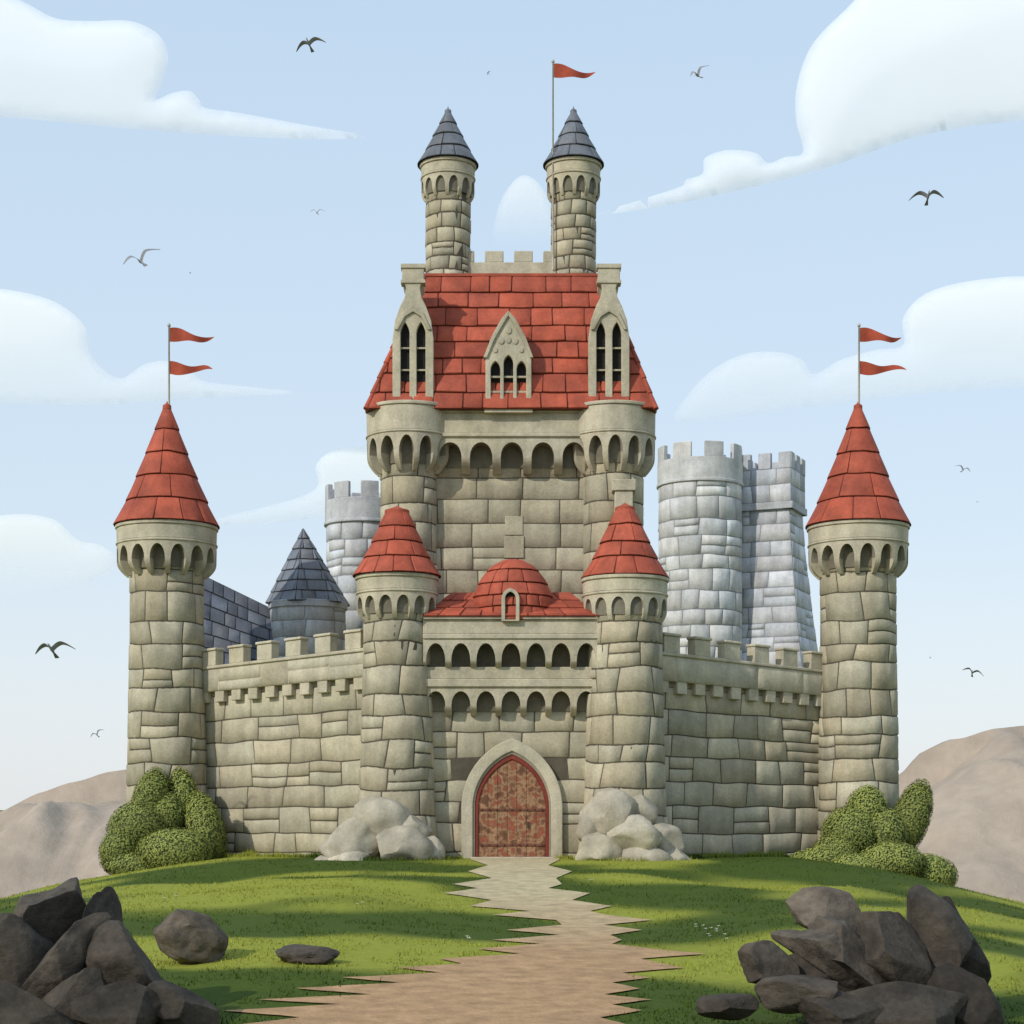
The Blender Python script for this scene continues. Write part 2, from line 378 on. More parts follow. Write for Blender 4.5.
# ------------------------------------------------------------------ keep
P=Part(); Y=8.; z=lambda q:WZ(q,Y); s=sc(Y)
kx0,kx1=WX(405,Y),WX(619,Y); yb=17.
faces=[((kx0,Y),(kx1,Y)),((kx1,Y),(kx1,yb)),((kx1,yb),(kx0,yb)),((kx0,yb),(kx0,Y))]
for i,(a,b) in enumerate(faces):
    M,Ln=plane(a,b)
    masonry(P.b,M,0,Ln,-1,z(430),1.05,2.0,ST,amp=.03,tilt=.02,cvar=.1,d=.028,gap=.033,bev=.025,split=.06)
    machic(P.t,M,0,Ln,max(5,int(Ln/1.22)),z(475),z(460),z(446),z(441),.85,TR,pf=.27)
    P.t.box(M,-.9 if i else 0,Ln+.9 if i else Ln,z(441),z(437),-.1,.95,TR,STONE)
    P.t.box(M,-.8 if i else 0,Ln+.8 if i else Ln,z(437),z(417),-.1,.84,TR,STONE)
    P.t.box(M,-.9 if i else 0,Ln+.9 if i else Ln,z(417),z(413),-.1,.95,TR,STONE)
P.done('keep',castle)
mb=MB(); M,Ln=plane((kx0-.9,6.9),(kx1+.9,6.9)); mb.box(M,0,Ln,z(413)+.002,z(410)+.002,-10.8,0,TR,STONE); mb.obj('keep_roof_deck',castle,bevel=.03)
yt=8.2; s=sc(yt)
for px,rt,rh in ((409,28,42),(613,30,42)):
    cx=WX(px,yt); rs=lambda v,rt=rt:rt*s
    tower('keep_turret',cx,yt,rs,5,WZ(476,yt),WZ(459,yt),WZ(443,yt),WZ(409.5,yt),rh*s,13,1.05,1.15,split=.1,tilt=.05,amp=.06)
# chimney stub and low carved stone on keep wall
mb=MB(); s=sc(6.2); M,_=plane((WX(612,6.2),6.2),(WX(636,6.2),6.2)); w=24*s; zq=WZ(508,6.2)
mb.box(M,.12*w,.88*w,zq-2.4,zq+.75,-1.0,0,TR,STONE); mb.box(M,0,w,zq+.75,zq+1.25,-1.07,.07,TR,STONE)
mb.obj('gate_chimney',castle,bevel=.04)
mb=MB(); s=sc(7.9); x=WX(514,7.9); zq=WZ(558,7.9)
plate(mb,[(-10*s,0),(10*s,0),(10*s,22*s),(-10*s,22*s)],[],x,7.9,zq,.1,ST,STONE,bev=.035)
plate(mb,[(-9*s,23*s),(9*s,23*s),(9*s,42*s),(-9*s,42*s)],[],x,7.92,zq,.08,STL,STONE,bev=.035)
mb.obj('keep_crest',castle)
# keep roof frustum
mb=MB(); yf=6.75
zb=WZ(409,yf); bx0,bx1=WX(366,yf),WX(656,yf); ybk=18.2
ytf=9.6; zt=WZ(276,ytf); tx0,tx1=WX(425,ytf),WX(603,ytf); ytb=15.2
def roofface(B0,B1,T0,T1):
    B0,B1,T0,T1=map(Vector,(B0,B1,T0,T1))
    d=(B1-B0).normalized(); up=((T0+T1)/2-(B0+B1)/2); up-=d*up.dot(d)
    L0=(B1-B0).length; a=(T0-B0).dot(d); b=(T1-B0).dot(d)
    Q,Ln,Hh=quad(B0,B1,B1+up,B0+up)
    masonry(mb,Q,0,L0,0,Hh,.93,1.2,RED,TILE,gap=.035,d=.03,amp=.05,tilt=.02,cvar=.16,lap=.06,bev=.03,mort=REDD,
        lim=lambda v:(a*v/Hh,L0+(b-L0)*v/Hh))
B=[(bx0,yf,zb),(bx1,yf,zb),(bx1,ybk,zb),(bx0,ybk,zb)]; T=[(tx0,ytf,zt),(tx1,ytf,zt),(tx1,ytb,zt),(tx0,ytb,zt)]
for i in range(4): roofface(B[i],B[(i+1)%4],T[i],T[(i+1)%4])
mb.poly(B,REDD,TILE); mb.poly(T,REDD,TILE)
for i in range(4):
    a=Vector(B[i]); b=Vector(T[i]); dd=(b-a).normalized(); q=dd.orthogonal().normalized(); q2=dd.cross(q); nn=9
    for k in range(nn):
        p0=a.lerp(b,k/nn); p1=a.lerp(b,(k+1.08)/nn)
        mb.grid([[p+(q*math.cos(TAU*j/10)+q2*math.sin(TAU*j/10))*r for j in range(10)] for p,r in ((p0,.01),(p0,.13),(p1,.09),(p1,.01))],vary(RED,.15),TILE,close=True)
M,Ln=plane(T[0][:2],T[1][:2]); mb.box(M,0,Ln,zt-.02,zt+.1,-.35,.08,vary(RED,.05),TILE)
mb.obj('keep_roof',castle,sharp=50)
# rooftop platform with battlements between the slender turrets
mb=MB(); y0=10.6; s=sc(y0); xa_,xb_=WX(452,y0),WX(569,y0)
cor=[(xa_,y0),(xb_,y0),(xb_,14.4),(xa_,14.4)]
for i in range(4):
    M,Ln=plane(cor[i],cor[(i+1)%4])
    e=.0 if i%2==0 else .36
    mb.box(M,e,Ln-e,zt-.3,WZ(262,y0),-.35,0,TR,STONE)
    n=4 if i%2==0 else 3; w=Ln/n
    for k in range(n): mb.box(M,k*w+w*.12,k*w+w*.76,WZ(262,y0)-.01,WZ(250.5,y0),-.33,-.02,vary(TR,.08),STONE)
mb.obj('keep_battlements',castle,bevel=.04)
yt=11.; s=sc(yt)
for px in (448,573.5):
    cx=WX(px,yt)
    tower('roof_turret',cx,yt,lambda v:22*s,25.5,WZ(202,yt),WZ(194,yt),WZ(184,yt),WZ(166,yt),26.5*s,12,.62,.8,split=.1,tilt=.04,amp=.06)
    mb=MB(); cone(mb,cx,yt,WZ(166,yt),29.5*s,WZ(111,yt),.06,4,.85,SL,SLATE,flare=.05,ecol=(.05,.05,.06))
    mb.obj('roof_turret_roof',castle,sharp=50)
def pin_dormer(px,mir):
    mb=MB(); y=6.95; s=sc(y); x=WX(px,y); z0=WZ(410,y)
    o=[(-20.5,0),(20.5,0),(20.5,72),(18,90),(13,104),(8.5,113),(7,122),(8,126),(11,129),(11,145),(-11,145),(-11,129),(-8,126),(-7,122),(-8.5,113),(-13,104),(-18,90),(-20.5,72)]
    o=[(a*s,b*s) for a,b in o]
    h=[arch(9*s,68*s,12*s,z0=8*s,x0=c*s,n=6) for c in (-8,8)]
    plate(mb,o,h,x,y,z0,.4,TR,STONE,bev=.04)
    plate(mb,[(a*.93,b*.97) for a,b in o],[],x,y+.42,z0,1.0,TR,STONE,bev=.03)
    plate(mb,[(a*.93,b*.97) for a,b in [p for p in o if p[1]<105*s]],[],x,y+1.43,z0,1.2,TR,STONE,bev=.03)
    for c in (-8,8):
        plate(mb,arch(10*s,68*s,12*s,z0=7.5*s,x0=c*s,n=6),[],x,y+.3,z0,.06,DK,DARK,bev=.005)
    M,_=plane((x,y),(x+1,y))
    for hq in (40,62): mb.box(M,-15*s,15*s,z0+hq*s,z0+(hq+1.6)*s,-.25,-.14,STL,STONE)
    mb.box(M,-21.5*s,21.5*s,z0-.12,z0+4*s,-.3,.1,TR,STONE)
    mb.box(M,-12.2*s,12.2*s,z0+127*s,z0+130*s,-.6,.06,TR,STONE)
    mb.box(M,-12.2*s,12.2*s,z0+142*s,z0+146*s,-.6,.06,TR,STONE)
    plate(mb,[(a*s,b*s) for a,b in ((-18,80),(-10,97),(0,104),(10,97),(18,80),(15,80),(8,93),(0,98),(-8,93),(-15,80))],[],x,y-.1,z0,.12,STL,STONE,bev=.02)
    mb.obj('keep_pinnacle',castle,sharp=40)
pin_dormer(413,1); pin_dormer(609,-1)
mb=MB(); y=6.9; s=sc(y); x=WX(508.5,y); z0=WZ(410,y)
o=[(-23,0),(23,0),(23,56),(15,74),(6,90),(0,96),(-6,90),(-15,74),(-23,56)]; o=[(a*s,b*s) for a,b in o]
hs=[]
for c,t in ((-13,50),(0,56),(13,50)): hs.append(arch(9.5*s,(t-14)*s,8*s,z0=5*s,x0=c*s,n=6))
plate(mb,o,hs,x,y,z0,.4,TR,STONE,bev=.035)
plate(mb,[(a*.93,b*.96) for a,b in o],[],x,y+.42,z0,2.6,TR,STONE,bev=.03)
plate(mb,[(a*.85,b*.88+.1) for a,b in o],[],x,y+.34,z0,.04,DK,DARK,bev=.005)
for a,b,r in ((0,80,3.2),(-7,69,2.6),(7,69,2.6),(0,70,2.6),(-13,60,2.2),(13,60,2.2)):
    plate(mb,[(a*s+r*s*math.cos(TAU*i/10),b*s+r*s*1.3*math.sin(TAU*i/10)) for i in range(10)],[],x,y-.05,z0,.12,STL,STONE,bev=.02)
M,_=plane((x,y),(x+1,y))
for hq in (18,33): mb.box(M,-19*s,19*s,z0+hq*s,z0+(hq+1.8)*s,-.25,-.12,TR,STONE)
mb.box(M,-24*s,24*s,z0-.12,z0+3*s,-.3,.1,TR,STONE)
for sg in (-1,1):
    pts=[(sg*25,52),(sg*17,73),(sg*7,91),(0,99),(0,94),(sg*5,86),(sg*14,70),(sg*21.5,52)]
    plate(mb,[(a*s,b*s) for a,b in pts],[],x,y-.1,z0,.55,STL,STONE,bev=.03)
mb.obj('keep_dormer',castle,sharp=40)
# ------------------------------------------------------------------ curtain walls
def curtain(name,p0,p1,k,zt):
    par=empty(name); P=Part(); M,Ln=plane(p0,p1,k)
    masonry(P.b,M,0,Ln,-2,zt-2.1,1.0,1.75,ST,amp=.08,tilt=.07,cvar=.13,light=.3,split=.2,d=.038)
    P.t.box(M,0,Ln,zt-1.9,zt-.75,-.1,.34,TR,STONE); P.t.box(M,0,Ln,-1.9,zt-.78,-1.6,-.02,ST,STONE,seg=2)
    P.t.box(M,0,Ln,zt-.88,zt-.74,-.1,.42,TR,STONE)
    masonry(P.b,lambda u,v,o:M(u,v,o+.345),0,Ln,zt-1.88,zt-.9,.98,2.2,TR,d=.025,gap=.03,amp=0,tilt=.03,split=.3,back=False)
    n=int(Ln/.95)
    w=Ln/n
    for i in range(n): P.t.box(M,i*w+.12,i*w+w-.33,zt-2.4+U(-.03,.03),zt-1.89,-.05,.3,vary(TR,.07),STONE)
    n=6; w=Ln/n
    for i in range(n):
        a=i*w+w*.22; b=a+w*.52; c=vary(TR,.06)
        P.t.box(M,a,b,zt-.745,zt-.06,-.15,.36,c,STONE); P.t.box(M,a-.04,b+.04,zt-.06,zt+.06,-.19,.42,tuple(q*1.06 for q in c),STONE)
    P.done(name+'_part',par); return par
curtain('castle_wall',(WX(200,8),8.3),(WX(374,2.8),2.8),.05,9.25)
curtain('castle_wall',(WX(652,2.8),2.8),(WX(828,8),8.3),-.05,9.1)
# ------------------------------------------------------------------ grey background towers and slate house
def merlon_ring(mb,M,rr,n,v0,v1,o0,o1,col):
    w=TAU*rr/n
    for i in range(n): mb.box(M,i*w,i*w+w*.6,v0,v1,o0,o1,vary(col,.07),STONE)
MG=(.27,.28,.30)
def grey_round(P,px,Y,rpx,qtop,qm,n,col=GREY):
    s=sc(Y); cx=WX(px,Y); r=rpx*s; M=cyl(cx,Y,r,r)
    masonry(P.b,M,-math.pi*r,math.pi*r,-9,WZ(qm+22,Y),18*s,24*s,col,amp=.10,cvar=.12,light=.25,mort=MG,d=.04,gap=.055)
    ring(P.t,M,r,WZ(qm+22,Y),WZ(qm,Y),.1,col); ring(P.t,M,r,WZ(qm+24,Y),WZ(qm+21,Y),.16,col)
    merlon_ring(P.t,M,r,n,WZ(qm,Y)-.02,WZ(qtop,Y),-.2,.09,col)
par=empty('stone_tower'); P=Part(); grey_round(P,364,24,37,487,503,8); P.done('tower',par)
# broad grey keep: bowed front bay joined to a battered square block
par=empty('grey_stone_keep'); P=Part()
GB=(.55,.545,.535); GC=(.50,.505,.53)
grey_round(P,700,46,41,449,464,8,GB)
Y=47.2; s=sc(Y); cx=WX(773,Y)
def sq(hw,a=math.radians(-24),kx=0): return [(cx+kx+hw*1.41*math.cos(a+math.pi*(i*.5+1.25)),Y+hw*1.41*math.sin(a+math.pi*(i*.5+1.25))) for i in range(4)]
levels=[(670,2.55,.1),(640,2.3,.08),(610,2.1,.04),(575,1.9,.0),(545,1.75,-.04),(512,1.65,-.08)]
for k in range(len(levels)-1):
    (q0,h0,k0),(q1,h1,k1)=levels[k],levels[k+1]
    b=sq(h0,kx=k0); t=sq(h1,kx=k1); zb,zt2=WZ(q0,Y),WZ(q1,Y)
    for i in range(4):
        j=(i+1)%4
        Q,Ln,Hh=quad((*b[i],zb),(*b[j],zb),(*t[j],zt2),(*t[i],zt2))
        masonry(P.b,Q,0,Ln,0,Hh,1.0,1.45,GC,amp=.06,cvar=.12,mort=MG,light=.3,d=.04,gap=.055)
b=sq(2.55,kx=.1); zb=WZ(670,Y)
for i in range(4):
    j=(i+1)%4
    Q,Ln,Hh=quad((*b[i],-10),(*b[j],-10),(*b[j],zb),(*b[i],zb)); masonry(P.b,Q,0,Ln,0,Hh,1.2,1.6,GC,mort=MG)
tt=sq(1.8,kx=-.08)
for i in range(4):
    M,Ln=plane(tt[i],tt[(i+1)%4])
    P.t.box(M,-.1,Ln+.1,WZ(514,Y),WZ(507,Y),-.5,.14,GREYT,STONE)
    masonry(P.b,M,0,Ln,WZ(507,Y),WZ(474,Y),1.0,1.4,GC,mort=MG,d=.04,light=.2); P.t.box(M,0.01,Ln-.01,WZ(507,Y),WZ(474,Y),-.4,-.01,GC,STONE)
    for a in (0.0,.38,.76): P.t.box(M,Ln*a+.01,Ln*(a+.24)-.01,WZ(474,Y)-.01,WZ(458,Y),-.38,.04,vary(GC,.06),STONE)
P.done('keep',par)
# slate cone tower
par=empty('slate_roofed_tower'); P=Part(); Y=15; s=sc(Y); cx=WX(308,Y); r=37*s; M=cyl(cx,Y,r,r)
masonry(P.b,M,-math.pi*r,math.pi*r,-6,WZ(604,Y),.9,1.2,(.46,.48,.51),mort=MG); ring(P.t,M,r,WZ(610,Y),WZ(603,Y),.12,GREYT)
P.done('tower',par)
mb=MB(); zb=WZ(605,Y); ap=Vector((WX(303,Y),Y,WZ(528,Y)))
bs=[Vector((cx+43*s*math.cos(TAU*i/6+.35),Y+43*s*math.sin(TAU*i/6+.35),zb)) for i in range(6)]
for i in range(6):
    a,b_=bs[i],bs[(i+1)%6]; d_=(b_-a).normalized(); up=ap-(a+b_)/2; up-=d_*up.dot(d_); L0=(b_-a).length; am=(ap-a).dot(d_)
    Q,Ln,Hh=quad(a,b_,b_+up,a+up)
    masonry(mb,Q,0,L0,0,Hh*.995,.62,.75,(.19,.205,.24),SLATE,gap=.03,d=.02,amp=.02,tilt=.01,cvar=.15,lap=.04,bev=.02,mort=(.06,.065,.08),lim=lambda v:(am*v/Hh,L0+(am-L0)*v/Hh))
mb.poly(bs,(.05,.05,.06),SLATE); mb.obj('roof',par,sharp=50)
par=empty('slate_roofed_hall'); mb=MB(); Y=12.5
xa,xb=WX(196,Y),WX(306,Y); za,zb2=WZ(576,Y),WZ(622,Y); 
HC=(.12,.135,.17)
Q,Ln,Hh=quad((xa,Y,5.5),(xb+.4,Y,5.5),(xb-.1,Y+2.2,zb2),(xa,Y+2.2,za+.3))
masonry(mb,Q,0,Ln,0,Hh,.6,.75,HC,SLATE,gap=.03,d=.02,amp=.02,tilt=.01,cvar=.2,lap=.04,bev=.02,mort=(.04,.045,.06))
Q,Ln,Hh=quad((xb+.4,Y+4.4,5.5),(xa,Y+4.4,5.5),(xa,Y+2.2,za+.3),(xb-.1,Y+2.2,zb2))
masonry(mb,Q,0,Ln,0,Hh,.6,.75,HC,SLATE,gap=.03,d=.02,amp=.02,tilt=.01,cvar=.2,lap=.04,bev=.02,mort=(.04,.045,.06))
mb.obj('roof',par,sharp=50)
mb=MB(); cr=[(xa+.1,Y+.3),(xb,Y+.3),(xb,Y+4.1),(xa+.1,Y+4.1)]
for i in range(4):
    M,Ln=plane(cr[i],cr[(i+1)%4]); masonry(mb,M,0,Ln,-3,5.7,.9,1.3,(.38,.40,.43),mort=MG)
mb.obj('walls',par,sharp=0)
# ------------------------------------------------------------------ terrain
def ss(a,b,x):
    t=min(1,max(0,(x-a)/(b-a))); return t*t*(3-2*t)
def H(x,y):
    q=.042*max(0,-y-1.)+.05*max(0,abs(x)-11.)**1.6+.06*max(0,y-32)
    q=14*(1-math.exp(-q/14))
    und=noise.noise((x*.11+3,y*.09,1.7))*.6+noise.noise((x*.33,y*.28,5.))*.16
    keep=ss(3,8,-y)+ss(15,22,abs(x))+ss(30,40,y)
    pth=.35+.65*ss(1.5,5,abs(x-.8))
    return -q+und*min(1,keep)*pth*(1-.5*ss(-45,-60,y))
def axis(lo,hi,step,far,g):
    a=[lo]; 
    while a[-1]<hi: a.append(a[-1]+step)
    st=step
    while a[-1]<far[1]: st*=g; a.append(a[-1]+st)
    st=step; b=[lo]
    while b[-1]>far[0]: st*=g; b.append(b[-1]-st)
    return sorted(set(a+b))
xs=axis(-26,26,.4,(-1500,1500),1.18); ys=axis(-62,14,.4,(-300,2500),1.18)
mb=MB()
m,nt,N,L=nodes('grass_ground')
GROUND=m
out=N.new('ShaderNodeOutputMaterial'); bs=N.new('ShaderNodeBsdfPrincipled'); bs.inputs['Roughness'].default_value=.95; bs.inputs['Specular IOR Level'].default_value=.15
L.new(bs.outputs[0],out.inputs[0]); tc=N.new('ShaderNodeTexCoord')
def noi(scale,detail=5,vec=None,dist=0):
    n=N.new('ShaderNodeTexNoise'); n.inputs['Scale'].default_value=scale; n.inputs['Detail'].default_value=detail; n.inputs['Distortion'].default_value=dist
    L.new(vec or tc.outputs['Object'],n.inputs['Vector']); return n.outputs['Fac']
at=N.new('ShaderNodeAttribute'); at.attribute_name='Col'
mr=N.new('ShaderNodeMapRange'); mr.inputs[3].default_value=.72; mr.inputs[4].default_value=1.25; L.new(noi(5,8),mr.inputs[0])
vm=N.new('ShaderNodeVectorMath'); vm.operation='SCALE'; L.new(at.outputs['Color'],vm.inputs[0]); L.new(mr.outputs[0],vm.inputs['Scale']); L.new(vm.outputs[0],bs.inputs['Base Color'])
bp=N.new('ShaderNodeBump'); bp.inputs['Strength'].default_value=.5; bp.inputs['Distance'].default_value=.06; L.new(noi(14,8),bp.inputs['Height']); L.new(bp.outputs[0],bs.inputs['Normal'])
def gcol(x,y):
    # yellow-green grass variety, sunlit patches and shade painted in; darker in the foreground
    n=noise.noise((x*.10+.3,y*.15+.15,0))+.5*noise.noise((x*.22,y*.34,4.))
    t=ss(-.16,.22,n-.22*ss(-24,-42,y)); a=(.052,.082,.010); b=(.25,.265,.036)
    return tuple(a[i]*(1-t)+b[i]*t for i in range(3))
mb.grid([[(x,y,H(x,y)) for x in xs] for y in ys],(.1,.14,.03),GROUND)
og=mb.obj('ground',sharp=0)
me=og.data; ca=me.color_attributes['Col']
vals=[gcol(v.co.x,v.co.y) for v in me.vertices]
buf=[]
for l in me.loops: buf+=[*vals[l.vertex_index],1.]
ca.data.foreach_set('color',buf)
def ground_at(px,row):
    d=22.
    while d<110:
        x=(px-512)*d/F; r=HOR+(CZ-H(x,d-D))*F/d
        if r<=row: return x,d-D
        d+=.05
    return x,d-D
# ------------------------------------------------------------------ path
m,nt,N,L=nodes('path_dirt'); PATH=m
out=N.new('ShaderNodeOutputMaterial'); bs=N.new('ShaderNodeBsdfPrincipled'); bs.inputs['Roughness'].default_value=.95; bs.inputs['Specular IOR Level'].default_value=.15
L.new(bs.outputs[0],out.inputs[0]); tc=N.new('ShaderNodeTexCoord')
sx=N.new('ShaderNodeSeparateXYZ'); L.new(tc.outputs['Object'],sx.inputs[0])
ad=N.new('ShaderNodeMath'); ad.operation='MULTIPLY_ADD'; ad.inputs[1].default_value=8.; L.new(noi(.5,4),ad.inputs[0]); L.new(sx.outputs['Y'],ad.inputs[2])
mr=N.new('ShaderNodeMapRange'); mr.inputs[1].default_value=-26; mr.inputs[2].default_value=-10; L.new(ad.outputs[0],mr.inputs[0])
r1=N.new('ShaderNodeValToRGB'); L.new(mr.outputs[0],r1.inputs[0])
r1.color_ramp.elements[0].color=(.42,.26,.14,1); r1.color_ramp.elements[1].color=(.50,.41,.25,1)
mr2=N.new('ShaderNodeMapRange'); mr2.inputs[1].default_value=.3; mr2.inputs[2].default_value=.7; mr2.inputs[3].default_value=.72; mr2.inputs[4].default_value=1.12; L.new(noi(2.2,8),mr2.inputs[0])
vm=N.new('ShaderNodeVectorMath'); vm.operation='SCALE'; L.new(r1.outputs[0],vm.inputs[0]); L.new(mr2.outputs[0],vm.inputs['Scale']); L.new(vm.outputs[0],bs.inputs['Base Color'])
bp=N.new('ShaderNodeBump'); bp.inputs['Strength'].default_value=.6; bp.inputs['Distance'].default_value=.06; L.new(noi(8,8),bp.inputs['Height']); L.new(bp.outputs[0],bs.inputs['Normal'])
# edge waypoints along the path (row,left,right)
pl=[(851,482,546),(860,470,560),(866,488,548),(872,468,572),(879,492,556),(885,452,562),(889,478,548),(894,444,590),(901,492,572),(907,470,612),(912,530,590),(916,492,606),(921,556,652),(926,562,604),(931,506,642),(936,560,610),(941,492,622),(945,540,612),(950,478,652),(955,520,706),(960,440,640),(965,462,664),(969,396,684),(974,440,622),(979,342,650),(984,400,612),(990,296,640),(996,372,604),(1001,258,652),(1006,340,612),(1012,222,642),(1019,300,600),(1030,210,640),(1042,260,610),(1056,240,660)]
rows=[]
for i in range(len(pl)-1):
    for k in range(4):
        t=k/4; rows.append([pl[i][j]*(1-t)+pl[i+1][j]*t for j in range(3)])
rows.append(list(pl[-1]))
P_=[]; path_pts=[]
for r,a,b in rows:
    row=[]
    for k in range(17):
        px=a+(b-a)*k/16; x,y=ground_at(px,r); row.append((x,y,H(x,y)+.03))
    P_.append(row); path_pts.append((row[0][1],row[0][0],row[-1][0]))
mb=MB(); mb.grid(P_,(.3,.2,.1),PATH); mb.obj('path',sharp=0)
path_pts.sort()
pk=[p[0] for p in path_pts]
def onpath(x,y):
    i=bisect.bisect(pk,y); 
    if i<=0 or i>=len(pk): return False
    return path_pts[i][1]-.05<x<path_pts[i][2]+.05
# ------------------------------------------------------------------ grass blades
mb=MB(); vb=[];fb=[];cb=[]
GR=attr_mat('grass_blades',rough=.8,n1=.12,a1=(.85,1.15),streak=False,bump=0,spec=.15)
cnt=0
def blade(x,y,hh):
    a=U(0,TAU); w=.012+.012*R(); lx,ly=U(-.05,.05),U(-.05,.05); z0=H(x,y)-.01
    b=len(vb); vb.extend([(x-w*math.cos(a),y-w*math.sin(a),z0),(x+w*math.cos(a),y+w*math.sin(a),z0),(x+lx,y+ly,z0+hh)])
    fb.append((b,b+1,b+2)); cb.append(vary(gcol(x,y),.15))
while cnt<50000:
    d=29+55*R()**1.3; x=U(-1,1)*(d*.31+1.5); y=d-D
    if y>2 or onpath(x,y) or noise.noise((x*.8,y*.8,3))<-.12: continue
    blade(x,y,U(.03,.09)*(1 if R()<.94 else 1.9)); cnt+=1
for _ in range(9000):
    t=R(); sg=-1 if R()<.5 else 1
    if t<.62:
        q=R(); x=sg*(6.2+7.6*q) ; y=2.1+5.0*q+U(-.9,.0)
        if sg>0: x+=.3
        blade(x,y,U(.08,.3)*(.5+noise.noise((x*1.3,y,9))*.8+.4))
    else:
        a=U(0,TAU); cx_,rr=((-4.75,2.2) if sg<0 else (4.65,2.3)); x=cx_+rr*math.cos(a)*U(.95,1.25); y=1.6+rr*math.sin(a)*U(.95,1.2)
        if y<1.8 and abs(x-0)>1.6: blade(x,y,U(.06,.24))
mb.add(vb,fb,cb,GR); mb.obj('grass',sharp=0,recalc=False)
# flowers
mb=MB(); FL=attr_mat('petals',rough=.7,streak=False,bump=0)
for px,r,n in ((472,944,4),(712,935,6),(700,931,3),(719,942,4),(170,901,2),(360,910,2),(592,884,2)):
    gx,gy=ground_at(px,r)
    for k in range(n):
        x=gx+U(-.25,.25); y=gy+U(-.3,.3); z=H(x,y)+U(.1,.18)
        mb.box(lambda u,v,o:Vector((x+u,y+o,v)),-.006,.006,z-.2,z,-.006,.006,(.06,.1,.02),FL)
        for q in range(6):
            a=TAU*q/6; c,s_=math.cos(a),math.sin(a); rr=.06
            mb.poly([(x,y,z),(x+rr*.6*math.cos(a-.4),y+rr*.6*math.sin(a-.4),z+.015),(x+rr*c,y+rr*s_,z+.03),(x+rr*.6*math.cos(a+.4),y+rr*.6*math.sin(a+.4),z+.015)],(.75,.73,.6),FL)
mb.obj('flowers',sharp=0,recalc=False)
# ------------------------------------------------------------------ rocks
def rock(mb,c,size,rot,col,cuts=9,ns=.12,sub=4,seed=0,hmin=.55,mat=None):
    rg=random.Random(seed); bm=bmesh.new(); bmesh.ops.create_icosphere(bm,subdivisions=sub,radius=1)
    pls=[]
    for _ in range(cuts):
        n=Vector((rg.gauss(0,1),rg.gauss(0,1),rg.gauss(0,1))).normalized(); pls.append((n,rg.uniform(hmin,.88)))
    Rm=Matrix.Rotation(rot[2],3,'Z')@Matrix.Rotation(rot[1],3,'Y')@Matrix.Rotation(rot[0],3,'X')
    for v in bm.verts:
        p=v.co.copy()
        for n,h in pls:
            e=p.dot(n)-h
            if e>0: p-=n*e*.97
        o=Vector((seed*3.1,seed*1.7,0))
        p*=1+ns*noise.noise(p*1.6+o)+ns*.35*noise.noise(p*5+o)
        v.co=Rm@Vector((p.x*size[0],p.y*size[1],p.z*size[2]))+Vector(c)
    bm.verts.index_update()
    mb.add([v.co.copy() for v in bm.verts],[[v.index for v in f.verts] for f in bm.faces],col,mat or ROCK); bm.free()
DR=(.062,.050,.038)
def rocks(name,lst,y0,col=DR,sharp=22,**k):
    mb=MB()
    for i,(px,q,hw,hh,roll,dy,sh) in enumerate(lst):
        y=y0+dy; s=sc(y)
        rock(mb,(WX(px,y),y,WZ(q,y)),(hw*s*1.15,max(hw,hh)*s*.9,hh*s*1.15),(U(-.2,.2),math.radians(roll),U(-.3,.3)),tuple(c*sh for c in col),seed=i+int(abs(y0)*7)+len(lst),**k)
    return mb.obj(name,sharp=sharp)
AK=dict(cuts=14,ns=.1,hmin=.45,sub=5)
rocks('rock_outcrop',[(44,934,32,74,30,0,1.1),(8,975,45,60,-10,-1.,.8),(66,975,30,60,34,-1.4,1.05),(100,958,17,66,6,-.5,.65),(136,980,34,58,-36,-1.2,.95),(176,1008,42,32,34,-1.8,.85),(118,1015,44,44,20,-2.2,.8),(70,1020,36,50,30,-2.2,.9),(15,1030,66,42,0,-2.8,.75)],-38,**AK)
rocks('rock_outcrop',[(830,920,44,28,18,0,2.0),(822,956,24,60,-52,-1,1.5),(856,965,28,64,-44,-1.3,1.25),(895,958,30,66,-36,-1.4,1.),(933,946,34,58,-30,-.8,.9),(964,960,30,54,-14,-.6,.55),(768,968,34,24,14,-1.6,1.1),(800,998,52,20,6,-2.2,1.1),(724,1004,32,15,0,-2.6,.75),(900,1010,64,34,8,-2.4,.8),(958,1010,40,42,-10,-2,.5),(845,1018,56,24,0,-2.8,.75),(835,985,60,34,10,-1.,.7)],-37,**AK)
rocks('boulder',[(190,938,38,25,30,0,1.6)],ground_at(190,964)[1],cuts=4,hmin=.8,ns=.2,seed_=0) if False else None
mbb=MB(); bx,by=ground_at(190,962); sB=sc(by); rock(mbb,(bx,by,WZ(938,by)),(40*sB,34*sB,26*sB),(.1,math.radians(28),.2),(.105,.083,.06),cuts=5,hmin=.74,ns=.16,sub=5,seed=77); mbb.obj('boulder',sharp=24)
rocks('flat_rock',[(308,955,28,9,2,0,1.2)],ground_at(308,962)[1],cuts=5,hmin=.7,ns=.2)
BC=(.44,.395,.31)
BK=dict(cuts=5,ns=.12,hmin=.68,mat=STONE)
rocks('boulder_pile',[(352,842,27,20,-10,0,1),(382,820,28,21,10,.5,1),(347,861,23,12,0,-.3,1.1),(402,850,28,22,0,-.2,.85),(430,855,13,18,0,.2,.9),(324,863,11,7,0,-.2,.9),(410,832,20,14,0,.4,.9)],.3,BC,sharp=35,**BK)
